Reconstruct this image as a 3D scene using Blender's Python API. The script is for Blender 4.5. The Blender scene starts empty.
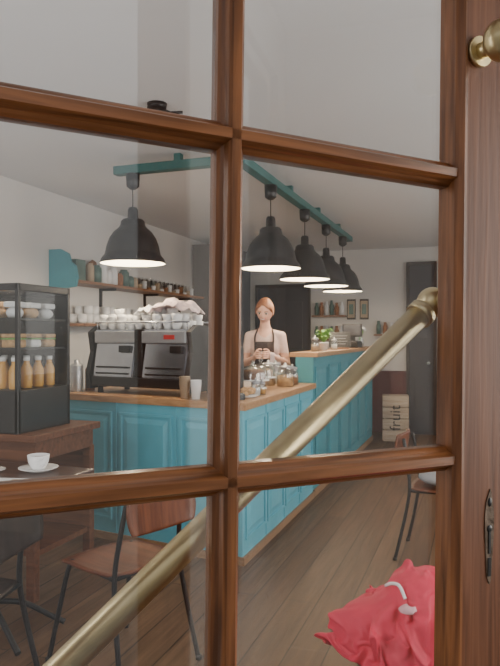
import bpy, bmesh, math, random
from mathutils import Vector, Matrix, noise
random.seed(7)
S=bpy.context.scene
COL=S.collection
R=math.radians

# ---------------------------------------------------------------- materials
def newmat(name):
    m=bpy.data.materials.new(name); m.use_nodes=True
    nt=m.node_tree
    return m,nt,nt.nodes["Principled BSDF"]
def mat(name,col,rough=.5,metal=0,emis=None,es=0,var=.0,scale=8,bump=0,spec=None,coat=0):
    m,nt,b=newmat(name)
    b.inputs["Base Color"].default_value=(*col,1)
    b.inputs["Roughness"].default_value=rough
    b.inputs["Metallic"].default_value=metal
    if coat: b.inputs["Coat Weight"].default_value=coat
    if spec is not None: b.inputs["Specular IOR Level"].default_value=spec
    if emis: 
        b.inputs["Emission Color"].default_value=(*emis,1); b.inputs["Emission Strength"].default_value=es
    if var or bump:
        tc=nt.nodes.new("ShaderNodeTexCoord"); n=nt.nodes.new("ShaderNodeTexNoise")
        n.inputs["Scale"].default_value=scale; n.inputs["Detail"].default_value=4
        nt.links.new(tc.outputs["Object"],n.inputs["Vector"])
        if var:
            r=nt.nodes.new("ShaderNodeValToRGB")
            r.color_ramp.elements[0].position=.3; r.color_ramp.elements[1].position=.7
            r.color_ramp.elements[0].color=(*[c*(1-var) for c in col],1)
            r.color_ramp.elements[1].color=(*[min(1,c*(1+var)) for c in col],1)
            nt.links.new(n.outputs["Fac"],r.inputs["Fac"]); nt.links.new(r.outputs["Color"],b.inputs["Base Color"])
        if bump:
            bp=nt.nodes.new("ShaderNodeBump"); bp.inputs["Strength"].default_value=bump; bp.inputs["Distance"].default_value=.01
            nt.links.new(n.outputs["Fac"],bp.inputs["Height"]); nt.links.new(bp.outputs["Normal"],b.inputs["Normal"])
    return m
def wood(name,c1,c2,axis=0,rough=.4,s=6,stretch=14,coat=0.0,bump=.15,spec=.5):
    m,nt,b=newmat(name)
    tc=nt.nodes.new("ShaderNodeTexCoord"); mp=nt.nodes.new("ShaderNodeMapping")
    sc=[s*stretch]*3; sc[axis]=s
    mp.inputs["Scale"].default_value=sc
    n=nt.nodes.new("ShaderNodeTexNoise"); n.inputs["Scale"].default_value=1; n.inputs["Detail"].default_value=5; n.inputs["Distortion"].default_value=.4
    r=nt.nodes.new("ShaderNodeValToRGB"); r.color_ramp.elements[0].position=.32; r.color_ramp.elements[1].position=.68
    r.color_ramp.elements[0].color=(*c1,1); r.color_ramp.elements[1].color=(*c2,1)
    L=nt.links.new
    L(tc.outputs["Object"],mp.inputs["Vector"]); L(mp.outputs["Vector"],n.inputs["Vector"]); L(n.outputs["Fac"],r.inputs["Fac"]); L(r.outputs["Color"],b.inputs["Base Color"])
    bp=nt.nodes.new("ShaderNodeBump"); bp.inputs["Strength"].default_value=bump; bp.inputs["Distance"].default_value=.004
    L(n.outputs["Fac"],bp.inputs["Height"]); L(bp.outputs["Normal"],b.inputs["Normal"])
    b.inputs["Roughness"].default_value=rough; b.inputs["Coat Weight"].default_value=coat; b.inputs["Coat Roughness"].default_value=.2
    b.inputs["Specular IOR Level"].default_value=spec
    return m
def glass(name,tint=(1,1,1),fac=.07,rough=.02):
    m=bpy.data.materials.new(name); m.use_nodes=True; nt=m.node_tree; nt.nodes.clear()
    o=nt.nodes.new("ShaderNodeOutputMaterial"); mx=nt.nodes.new("ShaderNodeMixShader"); t=nt.nodes.new("ShaderNodeBsdfTransparent"); g=nt.nodes.new("ShaderNodeBsdfGlossy")
    t.inputs["Color"].default_value=(*tint,1); g.inputs["Roughness"].default_value=rough; mx.inputs[0].default_value=fac
    nt.links.new(t.outputs[0],mx.inputs[1]); nt.links.new(g.outputs[0],mx.inputs[2]); nt.links.new(mx.outputs[0],o.inputs[0])
    return m
M={}
M['doorX']=wood('door_wood_x',(.095,.032,.009),(.29,.110,.038),0,.38,5,18,.2,spec=.4)
M['doorZ']=wood('door_wood_z',(.095,.032,.009),(.29,.110,.038),2,.38,5,18,.2,spec=.4)
M['stile']=wood('stile_wood',(.100,.037,.017),(.205,.082,.040),2,.5,4,22,.0,spec=.3)
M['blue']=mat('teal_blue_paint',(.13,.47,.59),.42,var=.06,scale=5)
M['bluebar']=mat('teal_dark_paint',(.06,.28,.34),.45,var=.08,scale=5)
M['beam']=mat('teal_beam_paint',(.03,.13,.125),.5,var=.1,scale=6)
M['ctop']=wood('counter_top_wood',(.36,.19,.085),(.55,.32,.16),0,.35,3,14)
M['plinth']=wood('plinth_wood',(.25,.14,.07),(.38,.22,.12),0,.5,3,14)
M['tblwood']=wood('table_wood',(.035,.012,.008),(.08,.03,.018),0,.3,3,14,.2)
M['cabwood']=wood('cabinet_wood',(.08,.026,.010),(.15,.055,.024),0,.5,3,14,spec=.3)
M['seat']=wood('seat_plywood',(.085,.022,.008),(.17,.050,.018),1,.45,3,12,.05,spec=.3)
M['seatdark']=wood('seat_dark',(.012,.008,.007),(.03,.018,.014),1,.45,3,12,.0,spec=.3)
M['shelf']=wood('shelf_wood',(.20,.09,.045),(.32,.16,.08),1,.5,3,12)
M['wall']=mat('wall_plaster',(.66,.64,.62),.85,var=.03,scale=2,bump=.05)
M['ceil']=mat('ceiling_plaster',(.72,.72,.73),.9,var=.02,scale=1.5)
M['red']=mat('wainscot_red',(.13,.03,.025),.5,var=.15,scale=4)
M['black']=mat('black_plastic',(.008,.008,.009),.35,var=.1)
M['blackmetal']=mat('black_metal',(.010,.010,.011),.4,metal=.2,var=.1)
M['shade']=mat('shade_black',(.018,.018,.019),.4,var=.08)
M['shadein']=mat('shade_white_inner_glow',(.85,.82,.74),.5,emis=(1,.9,.72),es=1.5,var=.02)  # white lining; its emission stands in for bulb light falling on it
M['bulb']=mat('bulb',(1,.95,.85),.4,emis=(1,.88,.68),es=14)
M['chrome']=mat('stainless',(.50,.53,.58),.2,metal=.95,var=.12,scale=5)
M['steel2']=mat('brushed_steel',(.45,.46,.48),.4,metal=.7,var=.05,scale=20)
M['brass']=mat('brass',(.58,.48,.27),.33,metal=.95,var=.18,scale=14,bump=.04)
M['oldsteel']=mat('old_lock_steel',(.12,.085,.06),.55,metal=.7,var=.5,scale=60,bump=.3)
M['white']=mat('white_china',(.84,.84,.84),.25,var=.02)
M['paper']=mat('paper',(.75,.75,.76),.7,var=.03)
M['kraft']=mat('kraft_cup',(.42,.32,.22),.7,var=.06)
M['skin']=mat('skin',(.70,.41,.31),.5,var=.04,scale=20)
M['hair']=mat('hair_auburn',(.26,.10,.04),.5,var=.3,scale=40,bump=.4)
M['shirt']=mat('shirt_pale',(.70,.53,.48),.8,var=.06,scale=20,bump=.2)
M['apron']=mat('apron_dark',(.04,.025,.022),.8,var=.15,scale=30)
M['trouser']=mat('trousers',(.03,.035,.05),.8,var=.1,scale=30)
M['lips']=mat('lips',(.45,.10,.09),.4,var=.05)
M['eyew']=mat('eye_white',(.8,.8,.78),.3,var=.02)
M['eyed']=mat('eye_dark',(.03,.02,.015),.2,var=.02)
M['pink']=mat('jacket_pink',(.70,.035,.085),.65,var=.10,scale=9,bump=.1)
M['towel']=mat('towel',(.70,.56,.56),.85,var=.06,scale=40,bump=.3)
M['pinkpale']=mat('lining_pink',(.72,.42,.46),.85,var=.06,scale=40,bump=.3)
M['glass']=glass('thin_glass',(.97,.98,.98),.04)
M['doorglass']=glass('door_glass',(.98,.98,.98),.085)
M['jar']=glass('jar_glass',(.86,.89,.89),.20,.08)
M['amber']=mat('amber_juice',(.70,.36,.07),.25,var=.1)
M['cake']=mat('cake_brown',(.28,.12,.05),.8,var=.4,scale=50,bump=.5)
M['bread']=mat('bread',(.55,.33,.15),.8,var=.3,scale=40,bump=.4)
M['green']=mat('leaf_green',(.16,.36,.06),.5,var=.3,scale=20)
M['grey']=mat('grey_fabric',(.42,.42,.43),.8,var=.06,scale=20)
M['darkdoor']=mat('dark_door',(.045,.045,.055),.5,var=.1)
M['darkwood']=mat('dark_cupboard',(.035,.025,.022),.5,var=.2)
M['crate']=wood('crate_wood',(.38,.28,.20),(.52,.42,.32),0,.6,4,10)
M['redpaint']=mat('red_badge',(.5,.03,.03),.4,var=.05)
M['pave']=mat('pavement_stone',(.25,.24,.23),.85,var=.15,scale=5)
M['tin']=mat('tin_green',(.09,.16,.14),.4,metal=.2,var=.2)
M['white2']=mat('white_frame',(.6,.6,.6),.5,var=.02)
m,nt,b=newmat('floor_planks')
tc=nt.nodes.new("ShaderNodeTexCoord"); mp=nt.nodes.new("ShaderNodeMapping"); mp.inputs["Rotation"].default_value=(0,0,R(90))
br=nt.nodes.new("ShaderNodeTexBrick"); br.offset=.37; br.inputs["Scale"].default_value=1; br.inputs["Brick Width"].default_value=2.6; br.inputs["Row Height"].default_value=.17
br.inputs["Mortar Size"].default_value=.004; br.inputs["Mortar Smooth"].default_value=.3
br.inputs["Color1"].default_value=(.115,.058,.030,1); br.inputs["Color2"].default_value=(.185,.105,.058,1); br.inputs["Mortar"].default_value=(.022,.012,.007,1)
mp2=nt.nodes.new("ShaderNodeMapping"); mp2.inputs["Scale"].default_value=(34,2.2,1)
n=nt.nodes.new("ShaderNodeTexNoise"); n.inputs["Scale"].default_value=1; n.inputs["Detail"].default_value=5
mx=nt.nodes.new("ShaderNodeMixRGB"); mx.blend_type='MULTIPLY'; mx.inputs[0].default_value=.85
rp=nt.nodes.new("ShaderNodeValToRGB"); rp.color_ramp.elements[0].position=.3; rp.color_ramp.elements[0].color=(.42,.40,.38,1); rp.color_ramp.elements[1].position=.7
L=nt.links.new
L(tc.outputs["Object"],mp.inputs[0]); L(mp.outputs[0],br.inputs["Vector"]); L(tc.outputs["Object"],mp2.inputs[0]); L(mp2.outputs[0],n.inputs["Vector"])
L(n.outputs["Fac"],rp.inputs[0]); L(br.outputs["Color"],mx.inputs[1]); L(rp.outputs[0],mx.inputs[2]); L(mx.outputs[0],b.inputs["Base Color"])
b.inputs["Roughness"].default_value=.5; b.inputs["Specular IOR Level"].default_value=.25
bp=nt.nodes.new("ShaderNodeBump"); bp.inputs["Strength"].default_value=.3; bp.inputs["Distance"].default_value=.004
L(br.outputs["Fac"],bp.inputs["Height"]); bp.invert=True; L(bp.outputs[0],b.inputs["Normal"])
M['floor']=m

# ---------------------------------------------------------------- helpers
def link(o,parent=None,loc=(0,0,0),rot=(0,0,0)):
    COL.objects.link(o); o.location=loc; o.rotation_euler=rot
    if parent: o.parent=parent
    return o
def empty(name,loc=(0,0,0),rot=(0,0,0),parent=None):
    e=bpy.data.objects.new(name,None); e.empty_display_size=.1
    return link(e,parent,loc,rot)
def from_bm(name,bm,mt,parent=None,loc=(0,0,0),rot=(0,0,0),smooth=False):
    bmesh.ops.recalc_face_normals(bm,faces=bm.faces)
    me=bpy.data.meshes.new(name); bm.to_mesh(me); bm.free()
    for mm in (mt if isinstance(mt,(list,tuple)) else [mt]): me.materials.append(mm)
    if smooth:
        for p in me.polygons: p.use_smooth=True
    return link(bpy.data.objects.new(name,me),parent,loc,rot)
def merge(bm,b2,mi=0):
    vm={v:bm.verts.new(v.co) for v in b2.verts}
    for f in b2.faces:
        try:
            nf=bm.faces.new([vm[v] for v in f.verts]); nf.material_index=mi; nf.smooth=f.smooth
        except ValueError: pass
    b2.free()
def add_box(bm,c,s,bev=0,mi=0,rotz=0):
    b2=bmesh.new(); bmesh.ops.create_cube(b2,size=1)
    bmesh.ops.scale(b2,vec=s,verts=b2.verts)
    if bev: bmesh.ops.bevel(b2,geom=b2.edges[:],offset=bev,segments=2,profile=.6,affect='EDGES')
    if rotz: bmesh.ops.rotate(b2,cent=(0,0,0),matrix=Matrix.Rotation(rotz,3,'Z'),verts=b2.verts)
    bmesh.ops.translate(b2,vec=c,verts=b2.verts)
    merge(bm,b2,mi)
def box(name,c,s,mt,parent=None,bev=0,rot=(0,0,0)):
    bm=bmesh.new(); add_box(bm,(0,0,0),s,bev)
    return from_bm(name,bm,mt,parent,c,rot)
def span(name,a,b,mt,parent=None,bev=0):
    c=[(a[i]+b[i])/2 for i in range(3)]; s=[abs(b[i]-a[i]) for i in range(3)]
    return box(name,c,s,mt,parent,bev)
def add_lathe(bm,prof,loc=(0,0,0),seg=24,mi=0,close=False,smooth=True,rot=None):
    rings=[]
    def T(x,y,z):
        v=Vector((x,y,z))
        if rot: v=rot@v
        return v+Vector(loc)
    for r,z in prof:
        if r<1e-5: rings.append([bm.verts.new(T(0,0,z))])
        else: rings.append([bm.verts.new(T(r*math.cos(2*math.pi*i/seg),r*math.sin(2*math.pi*i/seg),z)) for i in range(seg)])
    for a,b in zip(rings,rings[1:]):
        for i in range(seg):
            j=(i+1)%seg
            if len(a)==1 and len(b)==1: continue
            if len(a)==1: f=bm.faces.new([a[0],b[j],b[i]])
            elif len(b)==1: f=bm.faces.new([a[i],a[j],b[0]])
            else: f=bm.faces.new([a[i],a[j],b[j],b[i]])
            f.material_index=mi; f.smooth=smooth
def lathe(name,prof,mt,parent=None,loc=(0,0,0),rot=(0,0,0),seg=32):
    bm=bmesh.new(); add_lathe(bm,prof,seg=seg)
    return from_bm(name,bm,mt,parent,loc,rot)
def add_tube(bm,pts,r,seg=10,mi=0):
    pts=[Vector(p) for p in pts]; rs=r if isinstance(r,(list,tuple)) else [r]*len(pts)
    prev=None; rings=[]
    for i,p in enumerate(pts):
        t=(pts[min(i+1,len(pts)-1)]-pts[max(i-1,0)]).normalized()
        if prev is None:
            n=t.orthogonal().normalized()
        else:
            n=(prev-t*prev.dot(t)).normalized()
        prev=n; bn=t.cross(n)
        rings.append([bm.verts.new(p+(n*math.cos(2*math.pi*k/seg)+bn*math.sin(2*math.pi*k/seg))*rs[i]) for k in range(seg)])
    for a,b in zip(rings,rings[1:]):
        for k in range(seg):
            f=bm.faces.new([a[k],a[(k+1)%seg],b[(k+1)%seg],b[k]]); f.smooth=True; f.material_index=mi
    f=bm.faces.new(rings[0][::-1]); f.material_index=mi
    f=bm.faces.new(rings[-1]); f.material_index=mi
def smooth_path(pts,n=6):
    P=[Vector(p) for p in pts]; out=[]
    for i in range(len(P)-1):
        p0=P[max(i-1,0)];p1=P[i];p2=P[i+1];p3=P[min(i+2,len(P)-1)]
        for k in range(n):
            t=k/n
            out.append(.5*((2*p1)+(p2-p0)*t+(2*p0-5*p1+4*p2-p3)*t*t+(3*p1-p0-3*p2+p3)*t**3))
    out.append(P[-1]); return out
def tube(name,pts,r,mt,parent=None,loc=(0,0,0),rot=(0,0,0),sm=0,seg=12):
    bm=bmesh.new(); add_tube(bm,smooth_path(pts,sm) if sm else pts,r,seg)
    return from_bm(name,bm,mt,parent,loc,rot)
def add_sphere(bm,c,s,seg=16,mi=0,rot=None):
    b2=bmesh.new(); bmesh.ops.create_uvsphere(b2,u_segments=seg,v_segments=max(8,seg//2+2),radius=1)
    s=s if isinstance(s,(tuple,list)) else (s,s,s)
    bmesh.ops.scale(b2,vec=s,verts=b2.verts)
    if rot: bmesh.ops.rotate(b2,cent=(0,0,0),matrix=rot,verts=b2.verts)
    bmesh.ops.translate(b2,vec=c,verts=b2.verts)
    for f in b2.faces: f.smooth=True
    merge(bm,b2,mi)
def prism(bm,poly,z0,z1,mi=0):
    a=[bm.verts.new((x,y,z0)) for x,y in poly]; b=[bm.verts.new((x,y,z1)) for x,y in poly]
    n=len(poly)
    for i in range(n):
        f=bm.faces.new([a[i],a[(i+1)%n],b[(i+1)%n],b[i]]); f.material_index=mi
    f=bm.faces.new(a[::-1]); f.material_index=mi
    f=bm.faces.new(b); f.material_index=mi
def extr(bm,prof,axis,a,b):
    A=[];B=[]
    for p,q in prof:
        if axis=='x': A.append(bm.verts.new((a[0],q+a[1],p+a[2]))); B.append(bm.verts.new((b,q+a[1],p+a[2])))
        else: A.append(bm.verts.new((p+a[0],q+a[1],a[2]))); B.append(bm.verts.new((p+a[0],q+a[1],b)))
    n=len(prof)
    for i in range(n): bm.faces.new([A[i],A[(i+1)%n],B[(i+1)%n],B[i]])
    bm.faces.new(A[::-1]); bm.faces.new(B)
def evaluated(o,mats):
    dg=bpy.context.evaluated_depsgraph_get(); dg.update()
    me=bpy.data.meshes.new_from_object(o.evaluated_get(dg))
    o.modifiers.clear(); o.data=me; me.materials.clear()
    for mm in mats: me.materials.append(mm)
    for p in me.polygons: p.use_smooth=True
    return o

# ---------------------------------------------------------------- stool + pink jacket heap (draped by a cloth solve)
SX,SY=-.205,2.03
def stool():
    e=empty('wooden_stool',(SX,SY,0))
    lathe('seat',[(0,.42),(.15,.42),(.165,.43),(.165,.445),(.155,.45),(0,.45)],M['seat'],e)
    bm=bmesh.new()
    for k in range(4):
        a=math.pi/4+k*math.pi/2; c_,s_=math.cos(a),math.sin(a); add_tube(bm,[(.20*c_,.20*s_,0),(.12*c_,.12*s_,.425)],[.014,.017],12)
    for k in range(4):
        a=math.pi/4+k*math.pi/2; b_=a+math.pi/2; add_tube(bm,[(.172*math.cos(a),.172*math.sin(a),.15),(.172*math.cos(b_),.172*math.sin(b_),.15)],.009,8)
    from_bm('legs',bm,M['cabwood'],e)
stool()
bm=bmesh.new()
add_sphere(bm,(0,0,.53),(.155,.15,.08),20); add_sphere(bm,(.04,.01,.61),(.11,.11,.085),20); add_sphere(bm,(-.10,-.04,.54),(.09,.09,.065),20); add_tube(bm,[(0,0,.40),(0,0,.455)],.172,28)
core=from_bm('jacket_core_tmp',bm,M['pink'],None,(SX,SY,0))
rm=core.modifiers.new('r','REMESH'); rm.mode='VOXEL'; rm.voxel_size=.016; evaluated(core,[M['pink']])
core.modifiers.new('c','COLLISION'); core.collision.thickness_outer=.006; core.collision.cloth_friction=25
bm=bmesh.new(); NG=70
bmesh.ops.create_grid(bm,x_segments=NG,y_segments=NG,size=1)
for v in bm.verts:
    x,y=v.co.x,v.co.y
    w1=noise.noise(Vector((x*2.6,y*2.6,3.1))); w2=noise.noise(Vector((x*5.5,y*5.5,8.2))); w3=noise.noise(Vector((x*2.2+9,y*2.2,1.7)))
    v.co=Vector((x*.30*(1-.15*y*y)+.045*w3, y*.30*(1-.15*x*x)+.04*w2-.02, .82+.16*w1+.055*w2))
jk=from_bm('pink_jacket',bm,M['pink'],None,(SX,SY,0),(0,0,.75),smooth=True)
try:
    cm=jk.modifiers.new('cloth','CLOTH'); cs=cm.settings
    cs.quality=5; cs.mass=.25; cs.tension_stiffness=12; cs.compression_stiffness=12; cs.shear_stiffness=4; cs.bending_stiffness=.25; cs.air_damping=1.5
    cm.collision_settings.distance_min=.006; cm.collision_settings.collision_quality=2
    cm.collision_settings.use_self_collision=True; cm.collision_settings.self_distance_min=.004; cm.collision_settings.self_friction=8
    cm.point_cache.frame_start=1; cm.point_cache.frame_end=40
    S.frame_start=1; S.frame_end=40
    for f in range(1,24): S.frame_set(f)
    evaluated(jk,[M['pink']]); S.frame_set(1)
except Exception as ex: print('cloth failed',ex)
bpy.data.objects.remove(core)
sd=jk.modifiers.new('s','SOLIDIFY'); sd.thickness=.004
sb=jk.modifiers.new('ss','SUBSURF'); sb.levels=1; sb.render_levels=1
from mathutils.bvhtree import BVHTree
bpy.context.view_layer.update()
mw=jk.matrix_world.copy()
bv=BVHTree.FromPolygons([mw@v.co for v in jk.data.vertices],[tuple(p.vertices) for p in jk.data.polygons])
def ontop(x,y,dz=.008):
    h=bv.ray_cast(Vector((x,y,1.2)),Vector((0,0,-1)))
    return Vector((x,y,(h[0].z if h[0] else .6)+dz))
arc=[(-.065,-.03,.006),(-.045,-.055,.022),(-.02,-.075,.022),(.0,-.10,.008)]
ds=tube('drawstring',[ontop(SX+a_,SY+b_,c_) for a_,b_,c_ in arc],.005,M['white'],None,sm=6); ds.parent=jk; ds.matrix_parent_inverse=mw.inverted()
c=ontop(SX+.01,SY-.115,.002)
bm=bmesh.new(); add_sphere(bm,c,(.026,.026,.012),20)
for v in bm.verts: v.co+=Vector((.010*noise.noise(v.co*60),.008*noise.noise(v.co*44),.012*noise.noise(v.co*50)))
lp=from_bm('lining_patch',bm,M['pinkpale']); lp.parent=jk; lp.matrix_parent_inverse=mw.inverted()

# ---------------------------------------------------------------- room shell
XL,XR,YF,YB,ZC=-3.57,1.6,.41,9.6,2.68
span('floor',(XL-.1,YF-.12,-.1),(XR+.1,YB+.1,0),M['floor'])
span('ceiling',(XL-.1,YF-.12,ZC),(XR+.1,YB+.1,ZC+.1),M['ceil'])
span('wall_left',(XL-.1,YF-.12,0),(XL,YB+.1,ZC),M['wall'])
span('wall_back',(XL,YB,0),(XR,YB+.1,ZC),M['wall'])
def wall_open(name,fixed,horiz,a0,a1,ops,mt):
    bm=bmesh.new(); f0,f1=fixed
    def add(s,e,z0,z1):
        if e-s<.001 or z1-z0<.001: return
        if horiz: add_box(bm,((s+e)/2,(f0+f1)/2,(z0+z1)/2),(e-s,f1-f0,z1-z0))
        else: add_box(bm,((f0+f1)/2,(s+e)/2,(z0+z1)/2),(f1-f0,e-s,z1-z0))
    cur=a0
    for s,e,z0,z1 in ops:
        add(cur,s,0,ZC); add(s,e,0,z0); add(s,e,z1,ZC); cur=e
    add(cur,a1,0,ZC)
    return from_bm(name,bm,mt)
wall_open('wall_front',(YF-.12,YF),True,XL,XR,[(-3.3,-1.0,.5,2.45),(-.66,.46,0,2.3),(.64,1.45,.5,2.45)],M['wall'])
wall_open('wall_right',(XR,XR+.1),False,YF,YB,[(1.0,3.4,.7,2.45),(3.8,6.2,.7,2.45),(6.6,9.0,.7,2.45)],M['wall'])  # unseen wall; window openings added to let more light into the room
def window(name,horiz,fix,s,e,z0,z1):
    w=empty(name,(0,0,0)); bm=bmesh.new(); t=.05
    def add(s_,e_,a,b):
        if horiz: add_box(bm,((s_+e_)/2,fix,(a+b)/2),(e_-s_,.06,b-a),.004)
        else: add_box(bm,(fix,(s_+e_)/2,(a+b)/2),(.06,e_-s_,b-a),.004)
    add(s,s+t,z0,z1); add(e-t,e,z0,z1); add(s+t,e-t,z0,z0+t); add(s+t,e-t,z1-t,z1); mid=(s+e)/2
    add(mid-.02,mid+.02,z0+t,z1-t)
    from_bm('frame',bm,M['white2'],w)
    if horiz: span('pane',(s+t,fix-.003,z0+t),(e-t,fix+.003,z1-t),M['glass'],w)
    else: span('pane',(fix-.003,s+t,z0+t),(fix+.003,e-t,z1-t),M['glass'],w)
window('window_1',True,YF-.06,-3.3,-1.0,.5,2.45)
window('window_2',True,YF-.06,.64,1.45,.5,2.45)
window('added_window_3',False,XR+.05,1.0,3.4,.7,2.45)  # this and the next two: unseen windows added for fill light
window('added_window_4',False,XR+.05,3.8,6.2,.7,2.45)
window('added_window_5',False,XR+.05,6.6,9.0,.7,2.45)
span('baseboard_left',(XL,YF,0),(XL+.02,YB,.12),M['white2'])
span('baseboard_right',(XR-.02,YF,0),(XR,YB,.12),M['white2'])
bm=bmesh.new(); add_box(bm,(-1.71+.0,YB-.0125,.43),(1.42,.025,.86)); add_box(bm,(-1.71,YB-.02,.88),(1.42,.04,.04),.004)
for i in range(8): add_box(bm,(-2.38+i*.19,YB-.03,.46),(.02,.012,.78))
from_bm('trim_1',bm,M['red'])
bm=bmesh.new(); add_box(bm,(.52,YB-.0125,.43),(2.10,.025,.86)); add_box(bm,(.52,YB-.02,.88),(2.10,.04,.04),.004)
from_bm('trim_2',bm,M['red'])
def plain_door(name,x0,x1,h,mt):
    d=empty(name,(0,0,0)); 
    bm=bmesh.new(); y=YB-.02
    add_box(bm,((x0+x1)/2,y,h/2),(x1-x0,.03,h)); 
    for zz in (.3,h*.55): add_box(bm,((x0+x1)/2,y-.02,zz+h*.18),(x1-x0-.16,.012,h*.33),.004)
    from_bm('leaf',bm,mt,d)
    bm=bmesh.new()
    for x in (x0-.02,x1+.02): add_box(bm,(x,y-.015,h/2),(.04,.06,h),.003)
    add_box(bm,((x0+x1)/2,y-.015,h+.02),(x1-x0+.08,.06,.05),.003)
    from_bm('casing',bm,M['darkwood'],d)
    bm=bmesh.new(); add_sphere(bm,(x1-.07,y-.06,1.02),.025); from_bm('knob',bm,M['steel2'],d)
plain_door('door_2',-.96,-.62,2.42,M['darkdoor'])
plain_door('door_3',-3.25,-2.46,2.15,M['darkdoor'])
span('ground',(-4,-2.5,-.1),(3,YF-.12,0),M['pave'])

# ---------------------------------------------------------------- glazed entrance door (ajar)
D=empty('door_1',(-.293,.745,1.42),(0,R(.8),R(47)))
PR=[(-.018,.018),(.018,.018),(.018,.0),(.015,-.004),(.0115,-.007),(.009,-.014),(.006,-.019),(-.006,-.019),(-.009,-.014),(-.0115,-.007),(-.015,-.004),(-.018,.0)]
ZT,ZM=.243,-.178
bm=bmesh.new()
for z in (ZT,ZM):
    extr(bm,PR,'x',(-.352,0,z),.368)
from_bm('muntin_horizontal',bm,M['doorX'],D)
bm=bmesh.new(); extr(bm,PR,'z',(0,0,-.615),.69); from_bm('muntin_vertical',bm,M['doorZ'],D)
bm=bmesh.new()
add_box(bm,(.4475,0,-.25),(.155,.042,2.31),.002)
add_box(bm,(-.4075,0,-.25),(.105,.042,2.31),.002)
from_bm('stiles',bm,M['stile'],D)
bm=bmesh.new()
SP=[(0,.018),(0,-.026),(-.005,-.026),(-.010,-.019),(-.0125,-.014),(-.0125,.018)]
extr(bm,[(.372+p,q) for p,q in SP],'z',(0,0,-.615),.69)
extr(bm,[(-.357-p,q) for p,q in SP],'z',(0,0,-.615),.69)
from_bm('stile_moulding',bm,M['doorZ'],D)
bm=bmesh.new()
add_box(bm,(.0075,0,.7875),(.725,.042,.235),.002); add_box(bm,(.0075,0,-1.01),(.725,.03,.79),.002); add_box(bm,(.0075,0,-.645),(.725,.042,.09),.002); add_box(bm,(.0075,0,-1.33),(.725,.042,.15),.002)
from_bm('rails',bm,M['doorX'],D)
span('pane',(-.352,.004,-.61),(.367,.008,.68),M['doorglass'],D)
def along(t): return Vector((t,.064,.052+(t-.385)*.794))
bm=bmesh.new()
add_tube(bm,[along(-.42),along(.375)],.0185,28)
add_sphere(bm,along(.392),.0245,24); add_sphere(bm,along(-.43),.0245,24)
add_tube(bm,[along(.362),along(.374)],.0225,24)
for t in (.392,-.43):
    p=along(t); add_tube(bm,[p,(p.x,.024,p.z)],.011,16); add_tube(bm,[(p.x,.028,p.z),(p.x,.020,p.z)],.026,24)
from_bm('push_bar',bm,M['brass'],D)
bm=bmesh.new()
add_sphere(bm,(.396,-.068,.425),(.030,.026,.030),24)
add_tube(bm,[(.396,-.05,.425),(.396,-.021,.425)],.012,16); add_tube(bm,[(.396,-.029,.425),(.396,-.020,.425)],.022,24)
from_bm('door_knob',bm,M['brass'],D)
KX=.429
bm=bmesh.new(); pl=[]
for k in range(32):
    a=2*math.pi*k/32; pl.append((KX+.0088*math.cos(a)*(1+.18*math.sin(3*a)),-.297+.070*math.sin(a)*(1+.05*math.cos(5*a))))
A=[bm.verts.new((x,-.0225,z)) for x,z in pl]; B=[bm.verts.new((x,-.020,z)) for x,z in pl]
bm.faces.new(A); bm.faces.new(B[::-1])
for k in range(32): bm.faces.new([A[k],A[(k+1)%32],B[(k+1)%32],B[k]])
from_bm('escutcheon',bm,M['oldsteel'],D)
bm=bmesh.new(); add_sphere(bm,(KX,-.0226,-.285),(.0055,.0015,.0055)); add_box(bm,(KX,-.0228,-.305),(.0045,.0015,.034)); add_box(bm,(KX,-.0228,-.342),(.006,.0015,.028)); add_sphere(bm,(KX,-.0226,-.245),(.004,.0015,.007))
from_bm('keyhole',bm,M['black'],D)
bm=bmesh.new()
add_box(bm,(-.645,YF-.06,1.15),(.03,.13,2.3),.003); add_box(bm,(.445,YF-.06,1.15),(.03,.13,2.3),.003); add_box(bm,(-.10,YF-.06,2.285),(1.06,.13,.03),.003)
from_bm('trim_3',bm,M['stile'])

# ---------------------------------------------------------------- cafe counter
ang=math.atan2(.24,1.42); ca,sa=math.cos(ang),math.sin(ang)
def LW(a,b,z=0): return (-1.38-ca*a+sa*b, 3.76+sa*a+ca*b, z)
C=empty('cafe_counter')
LEN=1.62
p0=(-1.38,3.76); pl=LW(LEN,0)[:2]; pb=LW(LEN,.68)[:2]
pin=(-1.88, LW((1.88-1.38+sa*.68)/ca,.68)[1])
poly=[p0,(-1.38,5.55),(-1.88,5.55),pin,pb,pl]
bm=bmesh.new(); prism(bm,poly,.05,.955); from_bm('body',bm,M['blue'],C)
bm=bmesh.new()
o=.03
prism(bm,[(-1.38+o,3.76-o),(-1.38+o,5.548),(-1.88-.01,5.548),(pin[0]-.01,pin[1]+.01),(pb[0],pb[1]+.01),(pl[0]-.004,pl[1]-o)],.955,1.0)
bmesh.ops.bevel(bm,geom=bm.edges[:],offset=.004,segments=2,affect='EDGES')
from_bm('worktop',bm,M['ctop'],C)
bm=bmesh.new(); prism(bm,[(-1.365,3.745),(-1.365,5.55),(-1.88,5.55),pin,pb,(pl[0],pl[1]-.015)],0,.05); from_bm('plinth',bm,M['plinth'],C)
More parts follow.
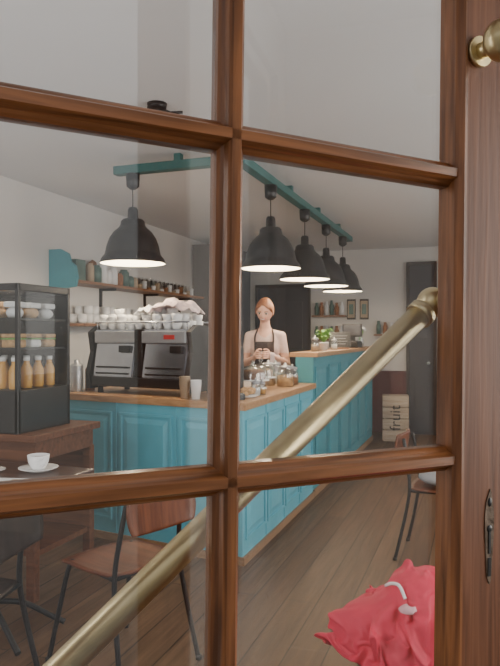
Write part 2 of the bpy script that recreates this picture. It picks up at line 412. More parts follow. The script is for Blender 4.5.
def panel(bm,u0,u1,z0,z1,d=.012,fw=.02):
    w=u1-u0;h=z1-z0;cx=(u0+u1)/2;cz=(z0+z1)/2
    add_box(bm,(cx,-d/2,z0+fw/2),(w,d,fw),.003); add_box(bm,(cx,-d/2,z1-fw/2),(w,d,fw),.003)
    add_box(bm,(u0+fw/2,-d/2,cz),(fw,d,h-2*fw),.003); add_box(bm,(u1-fw/2,-d/2,cz),(fw,d,h-2*fw),.003)
    iw,ih=w-2*fw-.03,h-2*fw-.03
    b2=bmesh.new(); a=[b2.verts.new((cx+sx*iw/2,0,cz+sz*ih/2)) for sx,sz in ((-1,-1),(1,-1),(1,1),(-1,1))]
    b=[b2.verts.new((cx+sx*(iw/2-.035),-d,cz+sz*(ih/2-.035))) for sx,sz in ((-1,-1),(1,-1),(1,1),(-1,1))]
    b2.faces.new(b)
    for i in range(4): b2.faces.new([a[i],a[(i+1)%4],b[(i+1)%4],b[i]])
    merge(bm,b2)
def battens(bm,u,z0,z1): add_box(bm,(u,-.003,(z0+z1)/2),(.012,.006,z1-z0),.002)
bm=bmesh.new()
for u0,u1 in ((-.47,-.06),(-.97,-.53),(-1.50,-1.04)):
    panel(bm,u0,u1,.14,.89)
for u in (-.50,-1.005): battens(bm,u,.06,.955)
from_bm('front_panels',bm,M['blue'],C,(-1.38,3.76,0),(0,0,-ang))
bm=bmesh.new()
for i in range(4): panel(bm,.05+i*.435,.05+i*.435+.39,.14,.89)
for i in range(1,4): battens(bm,.027+i*.435,.06,.955)
from_bm('side_panels',bm,M['blue'],C,(-1.38,3.76,0),(0,0,R(90)))
B=empty('bar_counter')
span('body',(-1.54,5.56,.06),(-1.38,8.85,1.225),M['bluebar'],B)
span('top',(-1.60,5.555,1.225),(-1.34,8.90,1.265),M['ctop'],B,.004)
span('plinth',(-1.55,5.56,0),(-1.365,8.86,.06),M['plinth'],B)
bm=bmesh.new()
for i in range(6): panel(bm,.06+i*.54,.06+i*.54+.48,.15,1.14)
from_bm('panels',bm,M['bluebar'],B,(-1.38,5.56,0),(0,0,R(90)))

# ---------------------------------------------------------------- espresso machine
E=empty('espresso_machine',LW(.93,.33,1.0),(0,0,-ang))
W=.92
bm=bmesh.new()
add_box(bm,(0,0,.085),(W-.06,.42,.07),.01)
for x in (-.38,.38):
    for y in (-.15,.15): add_lathe(bm,[(0,0),(.022,0),(.018,.055),(0,.055)],(x,y,0),16)
from_bm('base',bm,M['black'],E)
bm=bmesh.new()
for x in (-W/2+.02,W/2-.02):
    b2=bmesh.new(); pr=[(-.215,.03),(.215,.03),(.215,.47),(-.12,.49),(-.2,.44),(-.175,.30),(-.225,.14)]
    a=[b2.verts.new((x-.02,y,z)) for y,z in pr]; b=[b2.verts.new((x+.02,y,z)) for y,z in pr]; n=len(pr)
    for i in range(n): b2.faces.new([a[i],a[(i+1)%n],b[(i+1)%n],b[i]])
    b2.faces.new(a); b2.faces.new(b[::-1]); merge(bm,b2)
add_box(bm,(0,-.0,.29),(.07,.38,.34),.008)
from_bm('side_wings',bm,M['blackmetal'],E)
bm=bmesh.new()
add_box(bm,(0,.02,.41),(W-.08,.38,.10),.012)
for cx in (-.225,.225):
    b2=bmesh.new(); bmesh.ops.create_cube(b2,size=1); bmesh.ops.scale(b2,vec=(.365,.02,.25),verts=b2.verts)
    bmesh.ops.bevel(b2,geom=b2.edges[:],offset=.008,segments=2,affect='EDGES')
    bmesh.ops.rotate(b2,cent=(0,0,0),matrix=Matrix.Rotation(R(-10),3,'X'),verts=b2.verts)
    bmesh.ops.translate(b2,vec=(cx,-.175,.24),verts=b2.verts); merge(bm,b2)
from_bm('panels',bm,M['chrome'],E)
bm=bmesh.new()
for cx in (-.225,.225):
    for k in range(2): add_box(bm,(cx,-.205+.004*k,.145+.045*k),(.30,.012,.012),.003)
    add_box(bm,(cx+.10,-.182,.32),(.10,.02,.05),.004)
from_bm('vents',bm,M['black'],E)
bm=bmesh.new(); add_box(bm,(0,.02,.24),(W-.1,.30,.26),.01); from_bm('boiler_case',bm,M['steel2'],E)
bm=bmesh.new(); add_box(bm,(.215,-.178,.405),(.38,.02,.085),.006); add_box(bm,(-.215,-.178,.405),(.38,.02,.085),.006); from_bm('fascia',bm,M['steel2'],E)
bm=bmesh.new(); add_box(bm,(.27,-.190,.405),(.09,.006,.03),.002); from_bm('badge',bm,M['redpaint'],E)
bm=bmesh.new()
for y in (-.16,.19):
    add_tube(bm,[(-.42,y,.51),(.42,y,.51)],.006); 
    for x in (-.40,-.14,.14,.40): add_tube(bm,[(x,y,.455),(x,y,.51)],.004,8)
add_tube(bm,smooth_path([(.36,.2,.38),(.38,.28,.36),(.38,.3,.2)]),.006,8); add_tube(bm,smooth_path([(-.36,.2,.38),(-.38,.28,.36),(-.38,.3,.2)]),.006,8)
from_bm('cup_rail',bm,M['chrome'],E)
bm=bmesh.new()
for x in (-.2,.2):
    add_lathe(bm,[(0,.2),(.035,.2),(.038,.27),(0,.27)],(x,.24,0),20)
    add_tube(bm,[(x,.24,.23),(x,.40,.215)],.012,10)
from_bm('portafilters',bm,M['blackmetal'],E)
CUP=[(0,0),(.022,0),(.026,.004),(.036,.03),(.039,.055),(.036,.055),(.032,.03),(.02,.008),(0,.008)]
bm=bmesh.new()
for i in range(9):
    for j in range(4):
        for k in range(3):
            if k==1 and random.random()<.15: break
            if k==2 and random.random()<.6: break
            x=-.38+i*.083+random.uniform(-.006,.006); y=-.11+j*.083
            add_lathe(bm,[(r*1.04,z*1.05) for r,z in CUP],(x,y,.462+k*.047),14,rot=Matrix.Rotation(random.uniform(-.12,.12),3,'X') if k else None)
from_bm('coffee_cups',bm,M['white'],E)
def rumple(name,cx,cy,z,sx,sy,h,seed,parent,mt):
    bm=bmesh.new(); bmesh.ops.create_grid(bm,x_segments=36,y_segments=28,size=1)
    for v in bm.verts:
        x,y=v.co.x,v.co.y
        v.co=Vector((cx+x*sx+.02*noise.noise(Vector((x*2,y*2,seed+5))),cy+y*sy,z+h*(1-x*x)*(1-y*y*.6)+h*.5*noise.noise(Vector((x*2.4,y*2.4,seed)))+h*.12*noise.noise(Vector((x*6,y*6,seed)))))
    o_=from_bm(name,bm,mt,parent,smooth=True); sm=o_.modifiers.new('s','SOLIDIFY'); sm.thickness=.006
rumple('cup_cloth',.20,0,.59,.15,.14,.085,1,E,M['towel'])
rumple('cup_cloth_white',-.02,.02,.575,.10,.12,.06,4,E,M['paper'])

G=empty('coffee_grinder',LW(.34,.40,1.0),(0,0,-ang))
bm=bmesh.new(); add_box(bm,(0,0,.02),(.17,.26,.04),.008); add_box(bm,(0,.03,.19),(.13,.16,.30),.02); add_tube(bm,[(0,-.06,.2),(0,-.12,.17)],.02)
from_bm('body',bm,M['black'],G)
lathe('hopper',[(.03,0),(.05,.03),(.08,.15),(.08,.17),(0,.175)],M['jar'],G,(0,.03,.34))
lathe('beans',[(0,.01),(.045,.03),(.065,.10),(0,.105)],M['cake'],G,(0,.03,.34))
PC=[(0,0),(.026,0),(.036,.09),(.039,.092),(.034,.09),(.024,.004),(0,.004)]
bm=bmesh.new()
for k in range(6): add_lathe(bm,PC,(0,0,k*.011),20)
from_bm('paper_cup_stack',bm,M['kraft'],None,LW(.47,.055,1.001))
bm=bmesh.new()
for k in range(4): add_lathe(bm,PC,(0,0,k*.011),20)
from_bm('paper_cup_stack',bm,M['white'],None,LW(.385,.06,1.001))
bm=bmesh.new(); add_lathe(bm,[(0,0),(.045,0),(.048,.01),(.048,.19),(.04,.205),(.02,.21),(.02,.235),(0,.24)])
from_bm('thermos_flask',bm,M['steel2'],None,LW(1.47,.10,1.001))
bm=bmesh.new(); add_lathe(bm,[(0,0),(.035,0),(.035,.16),(.02,.18),(.02,.19),(0,.19)]); from_bm('brown_bottle',bm,M['cake'],None,LW(1.47,.24,1.001))

# ---------------------------------------------------------------- goods on counter run
def cake_dome(name,x,y,r,h,z=1.001,cakes=1):
    e=empty(name,(x,y,z))
    lathe('stand',[(0,0),(.05,0),(.045,.01),(.015,.02),(.013,.07),(.03,.08),(r,.085),(r,.095),(0,.095)],M['white'],e)
    lathe('dome',[(r-.01,.096),(r-.01,.096+h*.5),(r*.8,.096+h*.82),(r*.35,.096+h*.97),(.012,.096+h),(.012,.11+h),(.02,.125+h),(0,.135+h)],M['jar'],e)
    bm=bmesh.new()
    if cakes==1: add_lathe(bm,[(0,.096),(r*.75,.096),(r*.78,.13),(r*.7,.16),(0,.165)],seg=28)
    else:
        for k in range(6):
            a=k*math.pi/3; add_lathe(bm,[(0,.096),(.022,.096),(.03,.125),(.026,.145),(0,.155)],(r*.6*math.cos(a),r*.6*math.sin(a),0),14)
        add_lathe(bm,[(0,.096),(.022,.096),(.03,.125),(.026,.145),(0,.155)],seg=14)
    from_bm('cake',bm,M['cake'] if cakes==1 else M['bread'],e)
cake_dome('cake_dome',-1.57,4.50,.12,.10)
cake_dome('muffin_dome',-1.62,4.82,.12,.10,cakes=2)
def jar(name,x,y,r,h,fill,z=1.001):
    e=empty(name,(x,y,z))
    lathe('glass',[(0,0),(r,0),(r,h*.8),(r*.8,h*.9),(r*.8,h)],M['jar'],e)
    lathe('lid',[(0,h),(r*.85,h),(r*.85,h+.015),(r*.2,h+.025),(r*.2,h+.04),(0,h+.045)],M['steel2'],e)
    lathe('contents',[(0,.004),(r*.92,.004),(r*.92,h*.6),(0,h*.66)],fill,e,seg=20)
jar('cookie_jar',-1.50,5.10,.07,.15,M['bread'])
jar('cookie_jar',-1.66,5.14,.06,.17,M['kraft'])
jar('cookie_jar',-1.50,5.30,.055,.13,M['cake'])
jar('cookie_jar',-1.66,5.34,.055,.16,M['white'])
jar('sugar_jar',-1.46,4.24,.035,.08,M['white'])
jar('honey_jar',-1.45,4.34,.03,.07,M['amber'])
e=empty('plate_of_pastries',(-1.47,4.10,1.001))
lathe('plate',[(0,0),(.045,0),(.072,.014),(.072,.018),(.045,.006),(0,.006)],M['white'],e)
bm=bmesh.new()
for k in range(6): add_sphere(bm,(random.uniform(-.032,.032),random.uniform(-.032,.032),.027+.012*(k%3)),(.03,.018,.018),12,rot=Matrix.Rotation(random.random()*3,3,'Z'))
from_bm('pastries',bm,M['bread'],e)
e=empty('card_terminal',(-1.49,3.88,1.001),(0,0,R(-20)))
bm=bmesh.new(); add_box(bm,(0,0,.02),(.08,.16,.04),.008); add_box(bm,(0,.05,.043),(.06,.04,.006),.002); from_bm('body',bm,M['black'],e)
bm=bmesh.new()
for i in range(3):
    for j in range(3): add_box(bm,(-.02+i*.02,-.05+j*.022,.043),(.014,.014,.006),.001)
from_bm('keys',bm,M['grey'],e)
e=empty('menu_stand',(-1.80,4.60,1.001),(0,0,R(15)))
box('foot',(0,0,.008),(.12,.06,.016),M['black'],e,.003); box('card',(0,0,.10),(.11,.006,.17),M['paper'],e,0,(R(-8),0,0))
bm=bmesh.new()
for i in range(5): add_box(bm,(.004*(i%2),0,.006+i*.012),(.13,.10,.011),.002,rotz=.06*i)
from_bm('napkin_stack',bm,M['paper'],None,(-1.80,5.0,1.001))

# ---------------------------------------------------------------- pendant lamps + beam
bm=bmesh.new()
add_box(bm,(-1.52,6.03,2.60),(.075,3.9,.06),.004); add_box(bm,(-2.02,4.1,2.60),(.92,.075,.06),.004)
for p in ((-1.52,4.25),(-1.52,5.3),(-1.52,6.3),(-1.52,7.3),(-1.98,4.1)): add_box(bm,(p[0],p[1],2.655),(.05,.05,.05))
from_bm('trim_lighting_beam',bm,M['beam'])
SH=[(.0,.40),(.028,.40),(.035,.385),(.038,.32),(.07,.315),(.085,.30),(.088,.275),(.10,.255),(.135,.225),(.165,.18),(.185,.125),(.195,.075),(.20,.06),(.225,.03),(.232,.0)]
def lamp(x,y):
    e=empty('pendant_lamp',(x,y,1.93))
    lathe('shade',SH,M['shade'],e,seg=48)
    lathe('shade_lining',[(.2285,.001),(.221,.030),(.196,.060),(.191,.075),(.181,.125),(.161,.18),(.131,.222),(.09,.25),(.0,.26)],M['shadein'],e,seg=48)
    bm=bmesh.new(); add_sphere(bm,(0,0,.10),(.04,.04,.05),20); from_bm('bulb',bm,M['bulb'],e)
    bm=bmesh.new(); add_tube(bm,[(0,0,.14),(0,0,.26)],.018,14); from_bm('socket',bm,M['black'],e)
    bm=bmesh.new(); add_tube(bm,[(0,0,.39),(0,0,.56)],.004,8); add_lathe(bm,[(0,.53),(.02,.53),(.045,.55),(.05,.64),(0,.64)],seg=24); from_bm('cord',bm,M['black'],e)
    l=bpy.data.lights.new('lamp_light','POINT'); l.energy=24; l.color=(1,.80,.55); l.shadow_soft_size=.06
    link(bpy.data.objects.new('light',l),e,(0,0,.02))
lamp(-2.34,4.10)
for y in (4.77,5.80,6.68,7.55): lamp(-1.52,y)
e=empty('ceiling_spotlight',(-1.66,3.17,2.68))
bm=bmesh.new(); add_lathe(bm,[(0,-.03),(.05,-.03),(.055,0),(0,0)],seg=20); add_tube(bm,[(0,0,-.02),(.07,.02,-.05),(.13,.05,-.045)],.008,8); add_tube(bm,[(-.05,-.02,-.03),(-.02,0,-.03)],.015,10)
from_bm('arm',bm,M['blackmetal'],e)

# ---------------------------------------------------------------- display case + cabinet
K=empty('display_cabinet',(-2.66,3.12,0))
bm=bmesh.new(); add_box(bm,(0,0,.875),(.96,.62,.04),.006); add_box(bm,(0,.02,.80),(.88,.54,.11),.004)
for x in (-.42,.42):
    for y in (-.25,.27): add_box(bm,(x,y,.38),(.05,.05,.75),.004)
add_box(bm,(0,.02,.25),(.86,.52,.03)); add_box(bm,(0,.27,.5),(.82,.02,.5))
from_bm('body',bm,M['cabwood'],K)
V=empty('glass_display_case',(-2.655,3.05,.896))
bm=bmesh.new(); w,d,h=.72,.46,.80; t=.022
add_box(bm,(0,0,.115),(w,d,.23),.006); add_box(bm,(0,0,h-.02),(w,d,.04),.006)
for x in (-1,1):
    for y in (-1,1): add_box(bm,(x*(w/2-t/2),y*(d/2-t/2),h/2),(t,t,h),.002)
add_box(bm,(0,d/2-.006,h/2),(w-.04,.01,h-.05))
for z in (.45,.61): 
    add_box(bm,(0,-d/2+.02,z),(w-.04,.012,.012)); add_box(bm,(w/2-.02,0,z),(.012,d-.04,.012)); add_box(bm,(-w/2+.02,0,z),(.012,d-.04,.012))
from_bm('frame',bm,M['black'],V)
bm=bmesh.new()
for z in (.45,.61): add_box(bm,(0,0,z),(w-.05,d-.05,.006))
add_box(bm,(w/2-.008,0,h/2+.095),(.004,d-.05,h-.27)); add_box(bm,(-w/2+.008,0,h/2+.095),(.004,d-.05,h-.27)); add_box(bm,(0,-d/2+.008,h/2+.095),(w-.05,.004,h-.27))
from_bm('glass_panels',bm,M['glass'],V)
bm=bmesh.new()
for i in range(8):
    for j in range(4):
        add_lathe(bm,[(0,0),(.028,0),(.031,.01),(.031,.10),(.015,.135),(.015,.15),(0,.15)],(-.28+i*.08,-.16+j*.10,.231),14,mi=0)
        add_lathe(bm,[(0,.15),(.018,.15),(.018,.172),(0,.172)],(-.28+i*.08,-.16+j*.10,.231),12,mi=1)
from_bm('juice_bottles',bm,[M['amber'],M['white']],V)
bm=bmesh.new()
for i in range(5):
    for j in range(3): 
        add_box(bm,(-.26+i*.13,-.14+j*.13,.477),(.10,.09,.045),.015,mi=j%2); 
        add_box(bm,(-.26+i*.13,-.14+j*.13,.503),(.10,.09,.008),.003,mi=2)
        add_box(bm,(-.26+i*.13,-.14+j*.13,.52),(.10,.09,.022),.008,mi=0)
for i in range(6):
    for j in range(3): 
        add_sphere(bm,(-.27+i*.107,-.14+j*.13,.646),(.045,.05,.032),12,mi=(i+j)%2); add_box(bm,(-.27+i*.107,-.14+j*.13,.69),(.08,.09,.03),.008,mi=(i)%2)
from_bm('sandwiches',bm,[M['bread'],M['paper'],M['green']],V)
l=bpy.data.lights.new('case_fill_light','AREA'); l.shape='RECTANGLE'; l.size=.6; l.size_y=.05; l.energy=1.0; l.color=(1,.9,.74)
link(bpy.data.objects.new('case_fill_light',l),V,(0,-.15,.755))  # added lamp that brightens the goods in the case

# ---------------------------------------------------------------- table, cup
T=empty('cafe_table',(-2.22,2.53,0))
bm=bmesh.new(); add_box(bm,(0,0,.745),(.84,.50,.03),.008); from_bm('top',bm,M['tblwood'],T)
bm=bmesh.new(); add_tube(bm,[(0,0,.05),(0,0,.73)],.03,16); add_box(bm,(0,0,.72),(.4,.3,.02))
for sx in (-1,1):
    for sy in (-1,1): add_tube(bm,smooth_path([(0,0,.14),(sx*.12,sy*.08,.12),(sx*.24,sy*.14,.05),(sx*.30,sy*.17,.015)]),.014,8)
from_bm('iron_pedestal',bm,M['blackmetal'],T)
def cup_saucer(name,x,y,z,s=1):
    e=empty(name,(x,y,z)); e.scale=(s,s,s)
    lathe('saucer',[(0,.0),(.045,0),(.05,.004),(.08,.014),(.082,.017),(.05,.008),(0,.006)],M['white'],e)
    lathe('cup',[(0,.008),(.025,.008),(.03,.015),(.042,.04),(.046,.068),(.043,.068),(.039,.04),(.026,.018),(0,.016)],M['white'],e)
    lathe('coffee',[(0,.055),(.041,.055)],M['cake'],e)
    tube('handle',[(.040,0,.055),(.062,0,.058),(.066,0,.040),(.036,0,.026)],.005,M['white'],e,sm=5,rot=(0,0,R(-30)))
cup_saucer('coffee_cup',-2.02,2.63,.761,1.15)
cup_saucer('coffee_cup',-2.22,2.53,.761,.85)
e=empty('open_magazine',(-2.0,2.375,.761),(0,0,R(12)))
bm=bmesh.new(); add_box(bm,(-.075,0,.004),(.15,.11,.008),.002); add_box(bm,(.075,0,.004),(.15,.11,.008),.002); from_bm('pages',bm,M['paper'],e)
bm=bmesh.new(); add_box(bm,(.075,0,.0085),(.11,.06,.001)); from_bm('picture',bm,M['kraft'],e)

# ---------------------------------------------------------------- chairs
def panel_mesh(w,h,nx=20,ny=16,f=lambda u,v:0,e=.42):
    bm=bmesh.new(); g=[[None]*(nx+1) for _ in range(ny+1)]
    for j in range(ny+1):
        for i in range(nx+1):
            u=-1+2*i/nx; v=-1+2*j/ny
            x=u*math.sqrt(1-e*v*v*.5); y=v*math.sqrt(1-e*u*u*.5)
            g[j][i]=bm.verts.new((x*w/2,y*h/2,f(u,v)))
    for j in range(ny):
        for i in range(nx):
            fc=bm.faces.new([g[j][i],g[j][i+1],g[j+1][i+1],g[j+1][i]]); fc.smooth=True
    return bm
def chair(loc,rotz,sm,name='cafe_chair'):
    """faces local +Y; backrest at -Y"""
    e=empty(name,loc,(0,0,rotz))
    bm=panel_mesh(.40,.40,f=lambda u,v:-.012*(1-u*u)*(1-v*v)-(.018*max(0,v-.4)**2*2))
    o=from_bm('seat',bm,sm,e,(0,0,.455),smooth=True); s=o.modifiers.new('s','SOLIDIFY'); s.thickness=.012
    bm=panel_mesh(.38,.18,f=lambda u,v:.035*u*u)
    o=from_bm('backrest',bm,sm,e,(0,-.235,.700),(R(82),0,0),smooth=True); s=o.modifiers.new('s','SOLIDIFY'); s.thickness=.011
    bm=bmesh.new()
    for sx in (-1,1):
        add_tube(bm,smooth_path([(sx*.215,-.27,.0),(sx*.195,-.215,.25),(sx*.18,-.185,.44),(sx*.165,-.20,.60),(sx*.15,-.228,.76)],5),.011,10)
        add_tube(bm,smooth_path([(sx*.215,.22,.0),(sx*.19,.17,.25),(sx*.17,.13,.425),(sx*.16,.09,.44),(sx*.17,-.10,.438),(sx*.18,-.185,.44)],5),.011,10)
        for y in (-.27,.22): add_lathe(bm,[(0,0),(.014,0),(.014,.02),(0,.02)],(sx*.215,y,0),12)
    add_tube(bm,[(-.165,.12,.432),(.165,.12,.432)],.009,8); add_tube(bm,[(-.18,-.185,.44),(.18,-.185,.44)],.009,8)
    from_bm('tube_frame',bm,M['blackmetal'],e)
    return e
chair((-1.49,2.50,0),R(70),M['seat'])
chair((-1.86,1.90,0),R(100),M['seatdark'])
e=chair((-.22,4.36,0),R(-95),M['seat'])
bm=bmesh.new(); add_sphere(bm,(0,0,.505),(.16,.16,.05),24); from_bm('cushion',bm,M['grey'],e)

# ---------------------------------------------------------------- wall shelves
H=empty('wall_shelf')
span('board_upper',(XL,4.82,1.88),(XL+.26,7.6,1.905),M['shelf'],H,.003)
span('board_lower',(XL,4.95,1.50),(XL+.26,7.6,1.525),M['shelf'],H,.003)
bm=bmesh.new()
pr=[(0,1.76),(.08,1.76),(.12,1.82),(.27,1.84),(.29,1.92),(.27,2.02),(.22,2.06),(.20,2.13),(.12,2.17),(0,2.17)]
a=[bm.verts.new((XL+x,4.79,z)) for x,z in pr]; b=[bm.verts.new((XL+x,4.82,z)) for x,z in pr]
for i in range(len(pr)): bm.faces.new([a[i],a[(i+1)%len(pr)],b[(i+1)%len(pr)],b[i]])
bm.faces.new(a); bm.faces.new(b[::-1]); from_bm('end_bracket',bm,M['bluebar'],H)
bm=bmesh.new()
for z in (1.88,1.50):
    for y in (5.6,6.5,7.4): add_box(bm,(XL+.09,y,z-.012),(.18,.025,.024)); add_box(bm,(XL+.012,y,z-.09),(.024,.025,.18))
from_bm('brackets',bm,M['blackmetal'],H)
M['shelfglass']=glass('shelf_glass',(.97,.98,.98),.07,.2)
bm=bmesh.new()
for i in range(14):
    y=6.1+i*.1
    for x in (.07,.17): 
        add_lathe(bm,[(0,0),(.028,0),(.038,.13)],(XL+x,y,1.906),12)
from_bm('drinking_glasses',bm,M['shelfglass'],H)
bm=bmesh.new()
for i in range(14):
    hh=(.055,.09,.03)[i%3]; add_lathe(bm,[(0,.002),(.026,.002),(.030,hh),(0,hh)],(XL+.17,6.1+i*.1,1.906),12,mi=(0,1,2,1)[i%4])
from_bm('glass_contents',bm,[M['kraft'],M['paper'],M['cake']],H)
bm=bmesh.new()
for i in range(26):
    y=5.05+i*.097
    for x in (.07,.17):
        add_lathe(bm,[(0,0),(.03,0),(.04,.02),(.042,.085),(.038,.085),(.036,.02),(0,.01)],(XL+x,y,1.526),14)
        if i%3: add_lathe(bm,[(0,0),(.03,0),(.04,.02),(.042,.085),(.038,.085),(.036,.02),(0,.01)],(XL+x,y,1.605),14)
from_bm('white_mugs',bm,M['white'],H)
bm=bmesh.new(); add_box(bm,(XL+.13,4.97,2.0),(.16,.15,.19),.008,mi=0)
yy=5.13
rs_=random.Random(3)
while yy<5.98:
    rr=rs_.uniform(.035,.055); hh=rs_.uniform(.11,.23); k=rs_.randrange(4); yy+=rr
    add_lathe(bm,[(0,0),(rr,0),(rr,hh*.85),(rr*.7,hh*.92),(rr*.7,hh),(0,hh)],(XL+.17,yy,1.906),16,mi=k)
    add_lathe(bm,[(0,0),(.04,0),(.04,hh*.95),(.03,hh),(0,hh+.02)],(XL+.06,yy,1.906),14,mi=(k+2)%4); yy+=rr+.008
from_bm('tea_tins_and_jars',bm,[M['tin'],M['cake'],M['kraft'],M['paper']],H)
Q=empty('tall_cupboard',(XL+.235,8.3,0))
bm=bmesh.new(); add_box(bm,(0,0,1.3),(.42,1.1,2.6),.006)
from_bm('carcass',bm,M['darkwood'],Q)
bm=bmesh.new()
for s_ in (-1,1):
    for z,hh in ((.65,1.1),(1.9,1.2)): add_box(bm,(.216,s_*.265,z),(.02,.48,hh),.006)
from_bm('doors',bm,M['darkdoor'],Q)
bm=bmesh.new(); [add_sphere(bm,(.235,s_*.05,z),.015,10) for s_ in (-1,1) for z in (.9,1.6)]
from_bm('knobs',bm,M['brass'],Q)

def picture(x,z,w,h,c):
    e=empty('framed_picture',(x,YB,z))
    box('frame',(0,-.012,0),(w,.022,h),M['darkwood'],e,.003); box('mount',(0,-.025,0),(w*.8,.004,h*.82),M[c],e); box('print',(0,-.028,0),(w*.5,.003,h*.5),M['tin'],e)
picture(-1.80,1.80,.13,.30,'kraft'); picture(-1.61,1.80,.13,.30,'kraft'); 
N=empty('wooden_crate',(-1.08,8.93,0),(0,0,R(8)))
bm=bmesh.new()
add_box(bm,(0,0,.015),(.32,.30,.02)); 
for i in range(4):
    z=.085+i*.15
    add_box(bm,(0,-.15,z),(.34,.015,.135),.003); add_box(bm,(0,.15,z),(.34,.015,.135),.003); add_box(bm,(-.163,0,z),(.015,.30,.135),.003); add_box(bm,(.163,0,z),(.015,.30,.135),.003)
for sx in (-1,1):
    for sy in (-1,1): add_box(bm,(sx*.14,sy*.13,.305),(.03,.03,.6))
add_box(bm,(0,0,.60),(.34,.30,.015))
from_bm('slats',bm,M['crate'],N)
cu=bpy.data.curves.new('t','FONT'); cu.body='fruit'; cu.size=.2; cu.extrude=.001; cu.align_x='CENTER'; cu.align_y='CENTER'
tmp=bpy.data.objects.new('lettering_src',cu); COL.objects.link(tmp)
dg=bpy.context.evaluated_depsgraph_get(); dg.update(); me=bpy.data.meshes.new_from_object(tmp.evaluated_get(dg)); bpy.data.objects.remove(tmp)
me.materials.clear(); me.materials.append(M['darkwood'])
link(bpy.data.objects.new('lettering',me),N,(0,-.16,.32),(R(90),R(-90),0))
P=empty('potted_plant',(-1.47,6.35,1.266))
lathe('pot',[(0,0),(.035,0),(.05,.07),(.053,.07),(.053,.085),(.045,.085),(.04,.07),(0,.07)],M['white'],P)
bm=bmesh.new()
for k in range(34):
    a=random.random()*6.28; l=random.uniform(.06,.13); hgt=random.uniform(.05,.15)
    p=Vector((0,0,.075)); q=p+Vector((math.cos(a)*l*.6,math.sin(a)*l*.6,hgt)); r_=p+Vector((math.cos(a)*l,math.sin(a)*l,hgt*.8)); sd=Vector((-math.sin(a),math.cos(a),0))*.018
    v=[bm.verts.new(x) for x in (p,q-sd,r_,q+sd)]; bm.faces.new(v)
from_bm('leaves',bm,M['green'],P)
e=empty('chalkboard_sign',(-1.47,7.15,1.266),(0,0,R(8)))
box('board',(0,0,.10),(.24,.02,.17),M['black'],e,.003,(R(-8),0,0)); box('feet',(0,.0,.008),(.20,.08,.016),M['shelf'],e,.003)
bm=bmesh.new()
for i in range(4): add_box(bm,(0,0,.045-i*.03),(.16-.03*(i%2),.002,.005))
from_bm('chalk_lines',bm,M['grey'],e,(0,-.014,.10),(R(-8),0,0))
e=empty('cash_register',(-1.47,7.85,1.266))
bm=bmesh.new(); add_box(bm,(0,0,.04),(.20,.30,.08),.008); add_box(bm,(0,.06,.12),(.06,.04,.10)); add_box(bm,(0,.04,.21),(.24,.03,.16),.008)
from_bm('body',bm,M['black'],e)
bm=bmesh.new(); add_box(bm,(0,.022,.215),(.20,.006,.12),.002); add_box(bm,(0,-.08,.083),(.14,.10,.01),.002); from_bm('screen_and_keys',bm,M['darkdoor'],e)
jar('candle_jar',-1.46,6.80,.035,.09,M['white'],1.266)
jar('tip_jar',-1.46,5.95,.04,.11,M['kraft'],1.266)
e=empty('flower_vase',(-1.46,8.4,1.266))
lathe('vase',[(0,0),(.035,0),(.05,.06),(.025,.13),(.03,.15)],M['jar'],e)
bm=bmesh.new()
for k in range(8):
    a=k*.8; q=(.05*math.cos(a),.05*math.sin(a),.22+.02*(k%3)); add_tube(bm,[(0,0,.05),(q[0]*.4,q[1]*.4,.15),q],.003,6); add_sphere(bm,q,.022,10,mi=1)
from_bm('flowers',bm,[M['green'],M['paper']],e)
def ledge(x,z,w,n):
    e=empty('bottle_ledge',(x,YB-.004,z)); box('ledge',(0,-.08,0),(w,.155,.025),M['shelf'],e,.003)
    bm=bmesh.new()
    for i in range(n):
        s_=random.uniform(.8,1.2); add_lathe(bm,[(0,0),(.03,0),(.035,.12*s_),(.02,.15*s_),(.02,.19*s_),(0,.19*s_)],(-w/2+.06+i*(w-.12)/(n-1),-.08,.013),14,mi=i%3)
    from_bm('bottles',bm,[M['tin'],M['cake'],M['paper']],e)
ledge(-1.25,1.42,.4,4); ledge(-2.12,1.70,.5,6); ledge(-2.12,1.35,.5,6)

# ---------------------------------------------------------------- barista
Wm=empty('barista_woman',(-1.90,5.82,0),(0,0,R(12)))
before=set(bpy.data.objects)
TR=[(.93,.150,.115,0),(1.00,.148,.112,0),(1.10,.115,.092,0),(1.20,.120,.098,-.005),(1.29,.138,.112,-.012),(1.37,.140,.100,-.005),(1.42,.125,.082,0),(1.45,.09,.065,.0),(1.475,.056,.052,-.005)]
def torso_at(z):
    for a,b in zip(TR,TR[1:]):
        if a[0]<=z<=b[0]:
            t=(z-a[0])/(b[0]-a[0]); return [a[i]+(b[i]-a[i])*t for i in range(1,4)]
    return TR[0][1:] if z<TR[0][0] else TR[-1][1:]
bm=bmesh.new()
rings=[]
for z,rx,ry,cy in [(.88,.12,.10,0)]+TR+[(1.52,.047,.048,-.012),(1.58,.044,.046,-.022)]:
    rings.append([bm.verts.new((rx*math.cos(2*math.pi*k/28),cy+ry*math.sin(2*math.pi*k/28),z)) for k in range(28)])
for a,b in zip(rings,rings[1:]):
    for k in range(28): bm.faces.new([a[k],a[(k+1)%28],b[(k+1)%28],b[k]])
bm.faces.new(rings[0][::-1]); bm.faces.new(rings[-1])
def limb(pts,rs):
    sp=smooth_path(pts,4); n=len(sp); out=[]
    for i in range(n):
        t=i/(n-1)*(len(rs)-1); k=min(int(t),len(rs)-2); out.append(rs[k]+(rs[k+1]-rs[k])*(t-k))
    add_tube(bm,sp,out,14)
    for p,r_ in ((sp[0],out[0]),(sp[-1],out[-1])): add_sphere(bm,p,r_*.98,14)
SHL={1:(.146,0,1.405),-1:(-.146,0,1.405)}; ELB={1:(.200,-.03,1.15),-1:(-.200,-.03,1.15)}; WR={1:(.078,-.225,1.225),-1:(-.078,-.225,1.215)}
